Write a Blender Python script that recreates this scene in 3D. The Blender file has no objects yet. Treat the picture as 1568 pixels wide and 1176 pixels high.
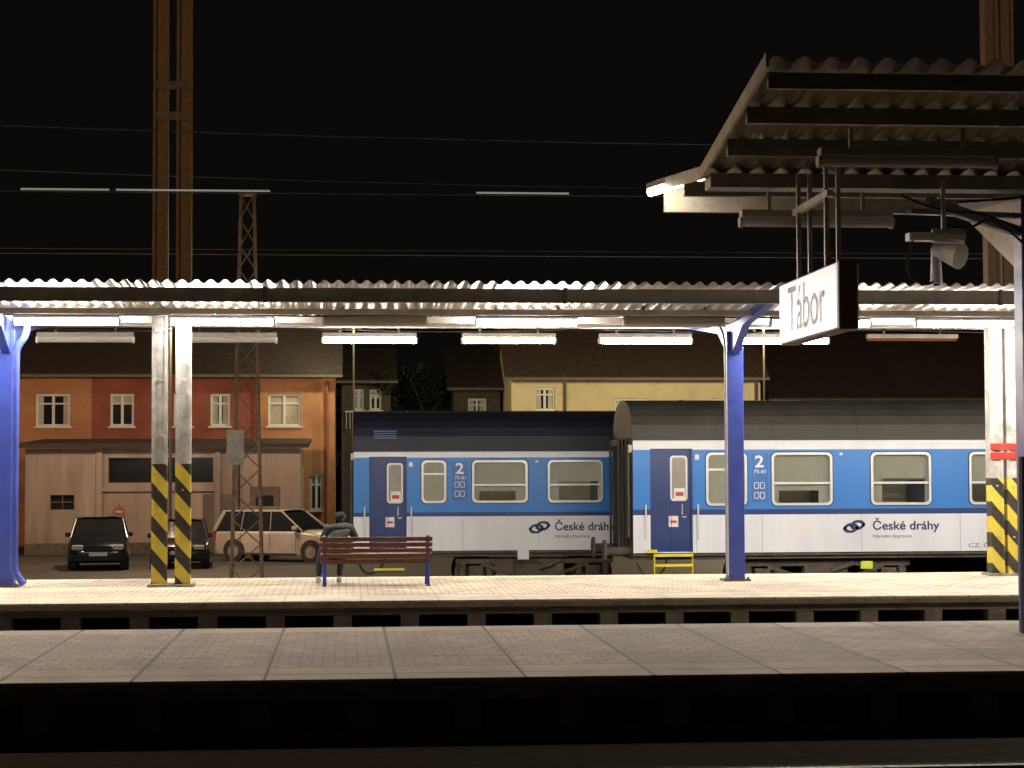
import bpy, math, random
from mathutils import Vector, Matrix
random.seed(7)
S = bpy.context.scene
S.view_settings.view_transform = 'Standard'
S.view_settings.look = 'None'
S.view_settings.exposure = 0

# ------------------------------------------------------------------ helpers
def group(name, loc=(0, 0, 0)):
    e = bpy.data.objects.new(name, None)
    e.empty_display_size = 0.3
    e.location = loc
    S.collection.objects.link(e)
    return e

def attach(ob, parent):
    S.collection.objects.link(ob)
    if parent is not None:
        ob.parent = parent
        ob.matrix_parent_inverse = Matrix.Translation(parent.location).inverted()
    return ob

CUR = [Matrix.Identity(4)]

class MB:
    def __init__(s): s.v = []; s.f = []
    def add(s, vs, fs):
        o = len(s.v)
        s.v += [tuple(CUR[0] @ Vector(v)) for v in vs]
        s.f += [tuple(i + o for i in f) for f in fs]
        return s
    def box(s, x0, x1, y0, y1, z0, z1):
        return s.add([(x0,y0,z0),(x1,y0,z0),(x1,y1,z0),(x0,y1,z0),(x0,y0,z1),(x1,y0,z1),(x1,y1,z1),(x0,y1,z1)],
              [(0,3,2,1),(4,5,6,7),(0,1,5,4),(1,2,6,5),(2,3,7,6),(3,0,4,7)])
    def quad(s, a, b, c, d): return s.add([a,b,c,d], [(0,1,2,3)])
    def cyl(s, p0, p1, r0, r1=None, n=12):
        if r1 is None: r1 = r0
        p0 = Vector(p0); p1 = Vector(p1); d = (p1-p0).normalized()
        a = d.orthogonal().normalized(); b = d.cross(a)
        vs = []
        for p, r in ((p0,r0),(p1,r1)):
            for i in range(n):
                t = 2*math.pi*i/n
                vs.append(p + a*math.cos(t)*r + b*math.sin(t)*r)
        fs = [(i,(i+1)%n,n+(i+1)%n,n+i) for i in range(n)]
        fs += [tuple(range(n))[::-1], tuple(range(n,2*n))]
        return s.add(vs, fs)
    def beam(s, p0, p1, w, h):
        p0 = Vector(p0); p1 = Vector(p1); d = (p1-p0).normalized()
        up = Vector((0,0,1)) if abs(d.z) < .95 else Vector((0,1,0))
        a = d.cross(up).normalized(); b = a.cross(d).normalized()
        vs = []
        for p in (p0,p1):
            for sx, sz in ((-1,-1),(1,-1),(1,1),(-1,1)):
                vs.append(p + a*sx*w/2 + b*sz*h/2)
        return s.add(vs, [(0,1,2,3),(7,6,5,4),(0,4,5,1),(1,5,6,2),(2,6,7,3),(3,7,4,0)])
    def prism(s, pts, y0, y1):
        n = len(pts)
        vs = [(x,y0,z) for x,z in pts] + [(x,y1,z) for x,z in pts]
        fs = [tuple(range(n)), tuple(range(n,2*n))[::-1]] + [(i,n+i,n+(i+1)%n,(i+1)%n) for i in range(n)]
        return s.add(vs, fs)
    def prismx(s, pts, x0, x1):
        n = len(pts)
        vs = [(x0,y,z) for y,z in pts] + [(x1,y,z) for y,z in pts]
        fs = [tuple(range(n)), tuple(range(n,2*n))[::-1]] + [(i,n+i,n+(i+1)%n,(i+1)%n) for i in range(n)]
        return s.add(vs, fs)
    def ring(s, x0, x1, z0, z1, w, r, y0, y1, k=5):
        def rr(a0,a1,b0,b1,rad):
            out = []
            for cx, cz, st in ((a1-rad,b1-rad,0),(a0+rad,b1-rad,90),(a0+rad,b0+rad,180),(a1-rad,b0+rad,270)):
                for i in range(k+1):
                    t = math.radians(st+90*i/k)
                    out.append((cx+rad*math.cos(t), cz+rad*math.sin(t)))
            return out
        o = rr(x0,x1,z0,z1,r); i_ = rr(x0+w,x1-w,z0+w,z1-w,max(r-w*.6,.01)); n = len(o)
        vs = [(x,y0,z) for x,z in o]+[(x,y0,z) for x,z in i_]+[(x,y1,z) for x,z in o]+[(x,y1,z) for x,z in i_]
        fs = []
        for j in range(n):
            q = (j+1)%n
            fs += [(j,q,n+q,n+j),(2*n+j,3*n+j,3*n+q,2*n+q),(j,2*n+j,2*n+q,q),(n+j,n+q,3*n+q,3*n+j)]
        return s.add(vs, fs)
    def wall(s, x0, x1, z0, z1, y, ops, depth=.12):
        xs = sorted({x0,x1}|{min(max(v,x0),x1) for o in ops for v in o[:2]})
        zs = sorted({z0,z1}|{min(max(v,z0),z1) for o in ops for v in o[2:4]})
        for i in range(len(xs)-1):
            for j in range(len(zs)-1):
                cx = (xs[i]+xs[i+1])/2; cz = (zs[j]+zs[j+1])/2
                if any(o[0] < cx < o[1] and o[2] < cz < o[3] for o in ops): continue
                s.quad((xs[i],y,zs[j]),(xs[i+1],y,zs[j]),(xs[i+1],y,zs[j+1]),(xs[i],y,zs[j+1]))
        for a,b,c,d in ops:
            c0 = max(c,z0); d0 = min(d,z1)
            if d0 <= c0: continue
            s.quad((a,y,c0),(a,y,d0),(a,y+depth,d0),(a,y+depth,c0))
            s.quad((b,y,c0),(b,y+depth,c0),(b,y+depth,d0),(b,y,d0))
            if c >= z0: s.quad((a,y,c0),(a,y+depth,c0),(b,y+depth,c0),(b,y,c0))
            if d <= z1: s.quad((a,y,d0),(b,y,d0),(b,y+depth,d0),(a,y+depth,d0))
        return s
    def make(s, name, mat, parent=None, bevel=0, smooth=False, seg=2):
        me = bpy.data.meshes.new(name)
        me.from_pydata(s.v, [], s.f); me.update()
        me.materials.append(mat)
        if smooth:
            for p in me.polygons: p.use_smooth = True
        ob = bpy.data.objects.new(name, me)
        attach(ob, parent)
        if bevel:
            m = ob.modifiers.new('bevel','BEVEL'); m.width = bevel; m.segments = seg; m.limit_method = 'ANGLE'
        return ob

def tube(name, pts, r, mat, parent=None, smooth=True):
    cu = bpy.data.curves.new(name, 'CURVE'); cu.dimensions = '3D'
    sp = cu.splines.new('NURBS' if smooth else 'POLY'); sp.points.add(len(pts)-1)
    for p, q in zip(sp.points, pts): p.co = (*(CUR[0] @ Vector(q)), 1)
    if smooth: sp.use_endpoint_u = True; sp.order_u = 3
    cu.bevel_depth = r; cu.bevel_resolution = 3; cu.use_fill_caps = True
    cu.materials.append(mat)
    return attach(bpy.data.objects.new(name, cu), parent)

def text(name, s, origin, xa, ya, w, h, mat, parent, off=.0):
    cu = bpy.data.curves.new(name, 'FONT'); cu.body = s; cu.size = 1; cu.offset = off
    ob = bpy.data.objects.new(name, cu); S.collection.objects.link(ob)
    bpy.context.view_layer.update()
    dg = bpy.context.evaluated_depsgraph_get()
    me = bpy.data.meshes.new_from_object(ob.evaluated_get(dg))
    S.collection.objects.unlink(ob); bpy.data.objects.remove(ob)
    if len(me.vertices) == 0: return None
    xs = [v.co.x for v in me.vertices]; ys = [v.co.y for v in me.vertices]
    x0, x1, y0, y1 = min(xs), max(xs), min(ys), max(ys)
    O = Vector(origin); xa = Vector(xa); ya = Vector(ya)
    for v in me.vertices:
        v.co = O + xa*((v.co.x-x0)/(x1-x0)*w) + ya*((v.co.y-y0)/(y1-y0)*h)
    me.materials.clear(); me.materials.append(mat)
    return attach(bpy.data.objects.new(name, me), parent)

# ------------------------------------------------------------------ materials
def mat(name, c, rough=.6, metal=0., var=.25, scale=2., bump=.15, bscale=30., es=0., ec=None, coat=0., streak=False):
    m = bpy.data.materials.new(name); m.use_nodes = True
    nt = m.node_tree; N = nt.nodes; L = nt.links
    b = N['Principled BSDF']
    b.inputs['Roughness'].default_value = rough; b.inputs['Metallic'].default_value = metal
    if coat: b.inputs['Coat Weight'].default_value = coat
    tc = N.new('ShaderNodeTexCoord')
    src = tc.outputs['Object']
    if streak:
        mp = N.new('ShaderNodeMapping'); mp.inputs['Scale'].default_value = (1,1,.12)
        L.new(src, mp.inputs['Vector']); src2 = mp.outputs['Vector']
    else: src2 = src
    n = N.new('ShaderNodeTexNoise'); n.inputs['Scale'].default_value = scale; n.inputs['Detail'].default_value = 8
    n.inputs['Roughness'].default_value = .65
    L.new(src2, n.inputs['Vector'])
    r = N.new('ShaderNodeValToRGB')
    r.color_ramp.elements[0].position = .3; r.color_ramp.elements[1].position = .7
    r.color_ramp.elements[0].color = tuple(x*(1-var) for x in c)+(1,)
    r.color_ramp.elements[1].color = tuple(min(x*(1+var*.6),1) for x in c)+(1,)
    L.new(n.outputs['Fac'], r.inputs['Fac']); L.new(r.outputs['Color'], b.inputs['Base Color'])
    if bump:
        n2 = N.new('ShaderNodeTexNoise'); n2.inputs['Scale'].default_value = bscale; n2.inputs['Detail'].default_value = 4
        L.new(src, n2.inputs['Vector'])
        bp = N.new('ShaderNodeBump'); bp.inputs['Strength'].default_value = bump; bp.inputs['Distance'].default_value = .02
        L.new(n2.outputs['Fac'], bp.inputs['Height']); L.new(bp.outputs['Normal'], b.inputs['Normal'])
    if es:
        b.inputs['Emission Color'].default_value = (ec or c)+(1,)
        b.inputs['Emission Strength'].default_value = es
    return m

def emis(name, c, s):
    m = bpy.data.materials.new(name); m.use_nodes = True
    N = m.node_tree.nodes; N.clear()
    e = N.new('ShaderNodeEmission'); e.inputs[0].default_value = c+(1,); e.inputs[1].default_value = s
    o = N.new('ShaderNodeOutputMaterial'); m.node_tree.links.new(e.outputs[0], o.inputs[0])
    return m

def math_node(nt, op, a, b=None, c=None):
    n = nt.nodes.new('ShaderNodeMath'); n.operation = op
    for i, v in enumerate((a,b,c)):
        if v is None: continue
        if isinstance(v, (int,float)): n.inputs[i].default_value = v
        else: nt.links.new(v, n.inputs[i])
    return n.outputs[0]

def mixc(nt, fac, a, b):
    n = nt.nodes.new('ShaderNodeMix'); n.data_type = 'RGBA'
    for sock, v in ((n.inputs[0],fac),(n.inputs[6],a),(n.inputs[7],b)):
        if isinstance(v,(int,float)): sock.default_value = v
        elif isinstance(v, tuple): sock.default_value = v if len(v)==4 else v+(1,)
        else: nt.links.new(v, sock)
    return n.outputs[2]

def glass_mat(name, tint=(.85,.87,.85), gl=.08):
    m = bpy.data.materials.new(name); m.use_nodes = True
    nt = m.node_tree; N = nt.nodes; N.clear()
    t = N.new('ShaderNodeBsdfTransparent'); t.inputs[0].default_value = tint+(1,)
    g = N.new('ShaderNodeBsdfGlossy'); g.inputs['Roughness'].default_value = .06
    x = N.new('ShaderNodeMixShader'); x.inputs[0].default_value = gl
    o = N.new('ShaderNodeOutputMaterial')
    nt.links.new(t.outputs[0], x.inputs[1]); nt.links.new(g.outputs[0], x.inputs[2]); nt.links.new(x.outputs[0], o.inputs[0])
    return m

def mast_mat(name, ztop):
    m = mat(name, (.45,.44,.41), .5, bump=.2, var=.45, scale=5)
    nt = m.node_tree; N = nt.nodes; L = nt.links
    b = N['Principled BSDF']; base = b.inputs['Base Color'].links[0].from_socket
    tc = N.new('ShaderNodeTexCoord'); sp = N.new('ShaderNodeSeparateXYZ'); L.new(tc.outputs['Object'], sp.inputs[0])
    z = sp.outputs[2]; x = sp.outputs[0]
    v = math_node(nt,'FRACT', math_node(nt,'DIVIDE', math_node(nt,'ADD', z, math_node(nt,'MULTIPLY', x, 1.15)), .48))
    st = math_node(nt,'GREATER_THAN', v, .48)
    nz = N.new('ShaderNodeTexNoise'); nz.inputs['Scale'].default_value = 14; nz.inputs['Detail'].default_value = 8
    L.new(tc.outputs['Object'], nz.inputs['Vector'])
    dirt = math_node(nt,'MULTIPLY', nz.outputs['Fac'], .4)
    c1 = mixc(nt, st, (.015,.015,.015), (.75,.6,.06))
    c1 = mixc(nt, dirt, c1, (.12,.1,.07))
    low = math_node(nt,'LESS_THAN', z, ztop)
    hi = math_node(nt,'GREATER_THAN', z, 4.75)
    rust = mixc(nt, nz.outputs['Fac'], (.09,.05,.02), (.3,.17,.08))  # rust brown above the canopy also paints in the dimmer, warm light
    c2 = mixc(nt, low, base, c1); c3 = mixc(nt, hi, c2, rust)
    L.new(c3, b.inputs['Base Color'])
    return m

def paving_mat(name, c, pitch, phase, ylines, jc=(.03,.025,.02), jw=.028, tone=.25, c2=.6):
    m = mat(name, c, .8, var=.3, scale=1.2, bump=.25, bscale=60)
    nt = m.node_tree; N = nt.nodes; L = nt.links
    b = N['Principled BSDF']; base = b.inputs['Base Color'].links[0].from_socket
    tc = N.new('ShaderNodeTexCoord'); sp = N.new('ShaderNodeSeparateXYZ'); L.new(tc.outputs['Object'], sp.inputs[0])
    x = sp.outputs[0]; y = sp.outputs[1]
    br = N.new('ShaderNodeTexBrick'); br.inputs['Scale'].default_value = 1
    br.inputs['Brick Width'].default_value = .2; br.inputs['Row Height'].default_value = .2
    br.inputs['Mortar Size'].default_value = .010; br.inputs['Color1'].default_value = (1,1,1,1)
    br.inputs['Color2'].default_value = (c2,c2,c2,1); br.inputs['Mortar'].default_value = (.25,.22,.2,1)
    L.new(tc.outputs['Object'], br.inputs['Vector'])
    n = N.new('ShaderNodeMix'); n.data_type='RGBA'; n.blend_type='MULTIPLY'; n.inputs[0].default_value = .9
    L.new(base, n.inputs[6]); L.new(br.outputs['Color'], n.inputs[7]); base2 = n.outputs[2]
    e = math_node(nt,'MAXIMUM', math_node(nt,'LESS_THAN', y, ylines[1]), math_node(nt,'GREATER_THAN', y, ylines[-1]))
    base = mixc(nt, e, base2, base)
    fx = math_node(nt,'FRACT', math_node(nt,'DIVIDE', math_node(nt,'SUBTRACT', x, phase-jw/2), pitch))
    j = math_node(nt,'LESS_THAN', fx, jw/pitch)
    for yl in ylines:
        j = math_node(nt,'MAXIMUM', j, math_node(nt,'LESS_THAN', math_node(nt,'ABSOLUTE', math_node(nt,'SUBTRACT', y, yl)), .02))
    fl = math_node(nt,'FLOOR', math_node(nt,'DIVIDE', math_node(nt,'SUBTRACT', x, phase), pitch))
    wn = N.new('ShaderNodeTexWhiteNoise'); wn.noise_dimensions='1D'; L.new(fl, wn.inputs['W'])
    base = mixc(nt, math_node(nt,'MULTIPLY', wn.outputs['Value'], tone), base, (.08,.065,.05))
    st = N.new('ShaderNodeTexNoise'); st.inputs['Scale'].default_value = .9; st.inputs['Detail'].default_value = 8
    L.new(tc.outputs['Object'], st.inputs['Vector'])
    rr = N.new('ShaderNodeValToRGB'); rr.color_ramp.elements[0].position=.48; rr.color_ramp.elements[1].position=.72
    L.new(st.outputs['Fac'], rr.inputs['Fac'])
    base = mixc(nt, math_node(nt,'MULTIPLY', rr.outputs['Color'], .4), base, (.07,.058,.045))
    # small dark spots (chewing gum, drips)
    vo = N.new('ShaderNodeTexVoronoi'); vo.inputs['Scale'].default_value = 2.6
    L.new(tc.outputs['Object'], vo.inputs['Vector'])
    base = mixc(nt, math_node(nt,'MULTIPLY', math_node(nt,'LESS_THAN', vo.outputs['Distance'], .07), .55), base, (.06,.05,.04))
    L.new(mixc(nt, j, base, jc), b.inputs['Base Color'])
    return m

M = {}
M['ground'] = mat('ballast_ground', (.05,.038,.027), .95, var=.6, scale=6, bump=1, bscale=25)
M['asphalt'] = mat('asphalt', (.045,.038,.033), .7, var=.4, scale=.6, bump=.3, bscale=80)
M['conc'] = mat('concrete', (.3,.26,.21), .85, var=.45, scale=4, bump=.4, bscale=20)
M['concn'] = mat('concrete_shaded', (.16,.125,.09), .9, var=.5, scale=3, bump=.4, bscale=20)  # darker concrete copy; the near platform face's shade is in the colour
M['concd'] = mat('concrete_dark', (.1,.085,.07), .9, var=.5, scale=5, bump=.5, bscale=20)
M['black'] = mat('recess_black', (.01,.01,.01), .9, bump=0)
M['pave1'] = paving_mat('platform_paving', (.46,.375,.29), 1.06, .40, [16.42, 17.0, 17.9, 20.6])
M['pave2'] = paving_mat('far_platform_paving', (.60,.53,.41), 1.0, .2, [25.95, 26.5, 30.4], jc=(.3,.27,.2), jw=.015, tone=.1, c2=.8)
M['blue'] = mat('column_blue', (.055,.09,.42), .4, var=.25, scale=3, bump=.05)
M['mast'] = mast_mat('mast_paint', 2.28)
M['mast2'] = mast_mat('mast_paint_right', 2.02)
M['white'] = mat('white_paint', (.7,.7,.68), .45, var=.12, bump=.05)
M['sheet'] = mat('corrugated_sheet', (.70,.65,.58), .36, .75, var=.3, scale=1.5, bump=.03)
M['sheetn'] = mat('corrugated_sheet_old', (.26,.22,.145), .55, .1, var=.35, scale=1.2, bump=.05)
M['steel'] = mat('grey_steel', (.46,.43,.39), .5, var=.3, scale=4, bump=.05)
M['steeln'] = mat('dull_grey_steel', (.24,.215,.175), .55, var=.35, scale=3, bump=.05)
M['steeld'] = mat('dark_steel', (.13,.11,.08), .55, var=.35, scale=4, bump=.1)
M['rust'] = mat('rusty_steel', (.17,.11,.065), .8, var=.5, scale=8, bump=.2)
M['rail'] = mat('rail_steel', (.16,.12,.09), .55, .5, var=.3, bump=.05)
M['wood'] = mat('brown_slats', (.15,.055,.03), .4, var=.35, scale=12, bump=.15)
M['tblue'] = mat('coach_blue', (.025,.19,.56), .35, var=.1, scale=1.2, bump=.02, coat=.3, streak=True)
M['tdblue'] = mat('coach_dark_blue', (.012,.035,.15), .35, var=.15, scale=1.5, bump=.02, coat=.3)
M['twhite'] = mat('coach_white', (.70,.72,.75), .4, var=.12, scale=1.5, bump=.02, coat=.2, streak=True)
M['roofg'] = mat('coach_roof_grey', (.05,.045,.036), .65, var=.4, scale=1.5, bump=.1, streak=True)
M['roofb'] = mat('coach_roof_shaded', (.012,.016,.034), .6, var=.35, scale=1.5, bump=.1)  # navy tone carries the shadow on the left coach roof
M['under'] = mat('underframe', (.095,.075,.055), .8, var=.5, scale=5, bump=.4)
M['yellow'] = mat('yellow_paint', (.75,.62,.04), .5, var=.2, bump=.05)
M['beige'] = mat('interior_beige', (.5,.45,.36), .8, var=.1, bump=0)
M['blind'] = mat('blind_beige_glow', (.5,.47,.39), .8, var=.12, scale=4, bump=.02, es=.12, ec=(1,.86,.62))  # blinds glow weakly themselves, standing in for light from inside
M['curt'] = mat('house_curtain', (.5,.47,.39), .8, var=.12, scale=4, bump=.02)
M['seat'] = mat('seat_fabric', (.12,.14,.2), .9, var=.2, bump=.1)
M['glass'] = glass_mat('window_glass')
M['dglass'] = mat('dark_glass', (.015,.017,.02), .08, var=.2, bump=0)
M['frost'] = mat('frosted_glass', (.5,.5,.46), .3, var=.1, bump=0)
M['offlamp'] = mat('unlit_diffuser', (.27,.25,.21), .35, var=.2, bump=0)
M['alu'] = mat('window_frame_aluminium', (.62,.63,.62), .35, .3, var=.1, bump=0)
M['rubber'] = mat('rubber', (.02,.02,.02), .8, bump=.1)
M['bellows'] = mat('bellows_grey', (.045,.04,.035), .8, bump=.1)
M['paper'] = mat('paper', (.75,.72,.68), .8, var=.1, bump=0)
M['red'] = mat('red_paint', (.5,.04,.03), .5, bump=0)
M['signred'] = mat('faded_red_paint', (.25,.07,.05), .7, bump=0)
M['signbar'] = mat('faded_white_paint', (.35,.3,.26), .7, bump=0)
M['navytext'] = mat('lettering_navy', (.02,.03,.10), .5, bump=0)
M['greytext'] = mat('lettering_grey', (.06,.06,.07), .5, bump=0)
M['wtext'] = mat('lettering_white', (.75,.78,.82), .5, bump=0)
M['lamp'] = emis('lit_tube_white', (1,.91,.82), 200)
M['lampy'] = emis('lit_tube_yellow', (1,.83,.5), 100)
M['lampn'] = emis('lit_tube_dull', (1,.88,.72), 70)
M['lampd'] = emis('dim_tube', (1,.35,.12), .2)
M['ceil'] = emis('coach_ceiling_light', (1,.88,.68), 5.)
M['orange'] = mat('render_orange', (.5,.23,.11), .9, var=.3, scale=.8, bump=.2)
M['redwall'] = mat('render_red', (.30,.09,.055), .9, var=.3, scale=.8, bump=.2)
M['cream'] = mat('render_cream', (.66,.58,.34), .9, var=.2, scale=.8, bump=.2)
M['dirty'] = mat('render_dirty_beige', (.30,.24,.205), .95, var=.5, scale=.9, bump=.3, streak=True)
M['tile'] = mat('roof_tiles', (.045,.027,.02), .85, var=.4, scale=5, bump=.5, bscale=12)
M['wire'] = mat('overhead_wire', (.13,.12,.11), .6, .1, bump=0)
M['bark'] = mat('bark', (.06,.045,.03), .9, bump=.4)
M['leaf'] = mat('leaves', (.05,.075,.025), .7, var=.5, scale=1.5, bump=0)
M['leafd'] = mat('leaves_dark', (.022,.032,.012), .8, var=.5, scale=1.5, bump=0)

# ------------------------------------------------------------------ world, camera
w = bpy.data.worlds.new('World'); S.world = w; w.use_nodes = True
w.node_tree.nodes['Background'].inputs[0].default_value = (.0036,.003,.0025,1)
w.node_tree.nodes['Background'].inputs[1].default_value = 1

cd = bpy.data.cameras.new('camera'); cam = bpy.data.objects.new('camera', cd)
S.collection.objects.link(cam); S.camera = cam
cd.sensor_width = 36; cd.lens = 68.9; cd.clip_end = 3000
cam.matrix_world = Matrix.Translation((0,0,2.2)) @ Matrix.Rotation(math.radians(-4.84),4,'Z') @ Matrix.Rotation(math.radians(92.46),4,'X') @ Matrix.Rotation(math.radians(-.2),4,'Z')

# ------------------------------------------------------------------ ground
g = MB()
prof = [(-80,0),(-20,0),(31,0),(34,-.15),(38,-.52),(42,-.62),(47,-.72),(90,-.7),(200,-.7),(1500,-.7)]
for (y0,z0),(y1,z1) in zip(prof,prof[1:]):
    g.quad((-900,y0,z0),(900,y0,z0),(900,y1,z1),(-900,y1,z1))
g.make('ground', M['ground'])
MB().box(-60,60,49,66.9,-.75,-.694).make('car_park_pavement', M['asphalt'])

def track(yc, z, x0=-60, x1=70):
    p = group('railway_track', (0,yc,z))
    sl = MB(); x = x0
    while x < x1:
        sl.box(x,x+.24,yc-1.25,yc+1.25,z-.17,z-.02); x += .62
    sl.make('sleepers', M['concd'], p)
    r = MB()
    for s in (-.75,.75):
        r.box(x0,x1,yc+s-.035,yc+s+.035,z+.1,z+.15); r.box(x0,x1,yc+s-.01,yc+s+.01,z+.02,z+.1); r.box(x0,x1,yc+s-.07,yc+s+.07,z-.019,z+.02)
    r.make('rails', M['rail'], p)
track(7.6,.06); track(12.32,.03); track(23.3,.06); track(33.2,.0); track(36.8,-.33); track(40.4,-.52); track(44.4,-.62)

# ------------------------------------------------------------------ platforms
def platform(name, y0, y1, mt, cm, x0=-60, x1=70, pitch=.865, ph=0, js=1.06, jx=.4):
    p = group(name, (0,(y0+y1)/2,0))
    MB().box(x0,x1,y0,y1,.41,.5).make('paved_top', mt, p)
    for yy, s in ((y0,1),(y1,-1)):
        a, b = sorted((yy+s*.10, yy+s*.25))
        MB().box(x0,x1,a,b,.31,.409).make('edge_beam', cm, p)
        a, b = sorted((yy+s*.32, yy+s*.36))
        MB().box(x0,x1,a,b,-.2,.309).make('recess_shade', M['black'], p)  # black sheet behind the supports paints the shade in the openings
        q = MB(); x = x0+ph
        while x < x1:
            a, b = sorted((yy+s*.06, yy+s*.31))
            q.box(x,x+.24,a,b,-.1,.309); x += pitch
        q.make('supports', cm, p, bevel=.01)
        a, b = sorted((yy+s*.02, yy+s*.5))
        MB().box(x0,x1,a,b,-.2,.09).make('footing', M['concd'], p)
    j = MB(); x = x0+jx
    while x < x1:
        j.box(x-.005,x+.005,y0-.002,y0+.004,.412,.499); x += js
    j.make('edge_joints', M['concd'], p)
    MB().box(x0,x1,y0-.004,y0-.001,.41,.475).make('edge_face', cm, p)
    return p
platform('island_platform', 16.0, 21.2, M['pave1'], M['concn'], ph=.3, x0=-59.98, jx=.0)
platform('railway_platform', 25.4, 31.0, M['pave2'], M['conc'], ph=.15, js=.2)
MB().box(-40,40,-9,3.6,-.2,.5).make('station_platform', M['pave1'])

# ------------------------------------------------------------------ canopies
def corrugated(name, x0, x1, prof, pitch, amp, mt, parent):
    b = MB(); xs = []
    n = int((x1-x0)/pitch); K = 10
    for i in range(n):
        for k in range(K):
            s_ = math.sin(2*math.pi*k/K)
            xs.append((x0+(i+k/K)*pitch, amp*math.copysign(abs(s_)**.7, s_)))
    vs = []
    for y, z in prof:
        vs += [(x,y,z+a) for x,a in xs]
    m = len(xs); fs = []
    for r in range(len(prof)-1):
        for i in range(m-1):
            fs.append((r*m+i, r*m+i+1, (r+1)*m+i+1, (r+1)*m+i))
    b.add(vs, fs)
    return b.make(name, mt, parent)

def lamp_fixture(x0, y, z, L_, kind, parent):
    p = group('fluorescent_lamp', (x0+L_/2, y, z))
    MB().box(x0-.02,x0+L_+.02,y-.075,y+.075,z+.035,z+.11).box(x0+.25,x0+.29,y-.02,y+.02,z+.11,z+.3).box(x0+L_-.29,x0+L_-.25,y-.02,y+.02,z+.11,z+.3).make('housing', M['steeln'] if kind in ('off','dim') else M['steel'], p, bevel=.01)
    mt = {'on':M['lamp'],'y':M['lampy'],'dim':M['lampd'],'off':M['offlamp'],'n':M['lampn'],'pale':M['frost']}[kind]
    if kind == 'dim':
        MB().box(x0,x0+L_,y-.05,y+.05,z,z+.034).make('diffuser', mt, p); return
    pts = []
    for i in range(9):
        t = math.pi*i/8
        pts.append((y+.062*math.cos(t), z+.034-.09*math.sin(t)))
    MB().prismx(pts, x0, x0+L_).make('diffuser', mt, p)
    e = MB(); e.prismx([(y+(a-y)*1.12, z+.036+(b-z-.036)*1.12) for a,b in pts], x0-.035, x0-.001); e.prismx([(y+(a-y)*1.12, z+.036+(b-z-.036)*1.12) for a,b in pts], x0+L_+.001, x0+L_+.035)
    e.make('end_caps', M['steel'], p)

far = group('platform_canopy', (5,29.3,4.5))
corrugated('roof_sheet', -26, 36, [(25.95,4.67),(29.3,4.52),(33.1,4.78)], .186, .026, M['sheet'], far)
b = MB()
b.box(-26,36,26.1,26.16,4.43,4.605); b.box(-26,36,26.1,26.26,4.42,4.44)
b.make('front_purlin', M['steeln'], far)
b = MB()
b.box(-26,36,27.5,27.56,4.36,4.44); b.box(-26,36,30.7,30.76,4.42,4.56); b.box(-26,36,32.6,32.66,4.54,4.70)
b.box(-26,36,29.14,29.3,4.36,4.46)
b.make('purlins', M['steel'], far)
b = MB()
for x in (-20,-13.5,-8.2,-1.1,2.9,8.9,12.4,19.8):
    b.box(x,x+.05,26.08,26.1,4.40,4.62)
b.make('purlin_joint_plates', M['steeld'], far)
MB().box(-26,36,28.5,28.62,4.46,4.475).box(-26,36,30.0,30.1,4.43,4.47).make('cable_tray', M['steel'], far)
tube('lamp_cable', [(-26+i*1.1, 28.45, 4.42+.02*math.sin(i*2.1)) for i in range(56)], .012, M['rubber'], far)
tube('lamp_cable', [(-26+i*1.3, 31.9, 4.45+.03*math.sin(i*1.7)) for i in range(48)], .012, M['rubber'], far)
MB().box(-26,36,33.02,33.1,4.58,4.72).make('rear_gutter', M['steeld'], far)
for cx in (-15.7,-4.94,5.83,16.6,27.4):
    c = MB(); c.box(cx-.125,cx+.125,29.05,29.3,.5,4.25)
    c.make('column', M['blue'], far, bevel=.012)
    c = MB()
    c.prismx([(29.05,3.9),(29.3,3.9),(29.3,4.36),(26.3,4.57),(26.3,4.47),(28.2,4.28)], cx-.06, cx+.06)
    c.prismx([(29.3,3.9),(30.1,4.28),(32.8,4.55),(32.8,4.66),(29.3,4.36)], cx-.06, cx+.06)
    c.make('column_arms', M['blue'], far)
    MB().box(cx-.2,cx+.2,28.98,29.37,.5,.53).make('base_plate', M['steeld'], far)
    b = MB()
    for sx in (-.165,.165):
        b.cyl((cx+sx,29.02,.53),(cx+sx,29.02,.56),.018,n=6)
    b.make('anchor_bolts', M['steeld'], far)
    dx = cx+.33
    tube('downpipe', [(dx,28.9,4.5),(dx,28.9,4.3),(dx-.04,28.9,4.12),(dx-.15,28.9,4.0),(dx-.17,28.9,3.8),(dx-.17,28.9,.9),(dx-.16,28.9,.7),(dx-.02,28.85,.56)] if cx<0 else
         [(cx-.42,28.9,4.42),(cx-.3,28.9,4.38),(cx-.2,28.9,4.2),(cx-.17,28.9,3.9),(cx-.17,28.9,.6)], .055 if cx<0 else .018, M['blue'] if cx<0 else M['steel'], far)
for x0,k in ((-11.4,'on'),(-9.2,'on'),(-6.95,'on'),(-4.74,'on'),(-2.52,'on'),(-.31,'off'),(1.91,'on'),(4.1,'off'),(6.30,'on'),(8.50,'on'),(10.7,'on'),(12.9,'on'),(15.2,'on'),(17.5,'on')):
    lamp_fixture(x0, 28.6, 4.34, 1.46, k, None)
for x0,k in ((-9.5,'on'),(-7.2,'on'),(-4.95,'off'),(-2.65,'off'),(-.37,'on'),(1.92,'y'),(4.19,'on'),(6.5,'on'),(8.7,'dim'),(10.95,'on'),(13.2,'on'),(15.5,'on')):
    lamp_fixture(x0, 32.1, 4.31, 1.5, k, None)

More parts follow.
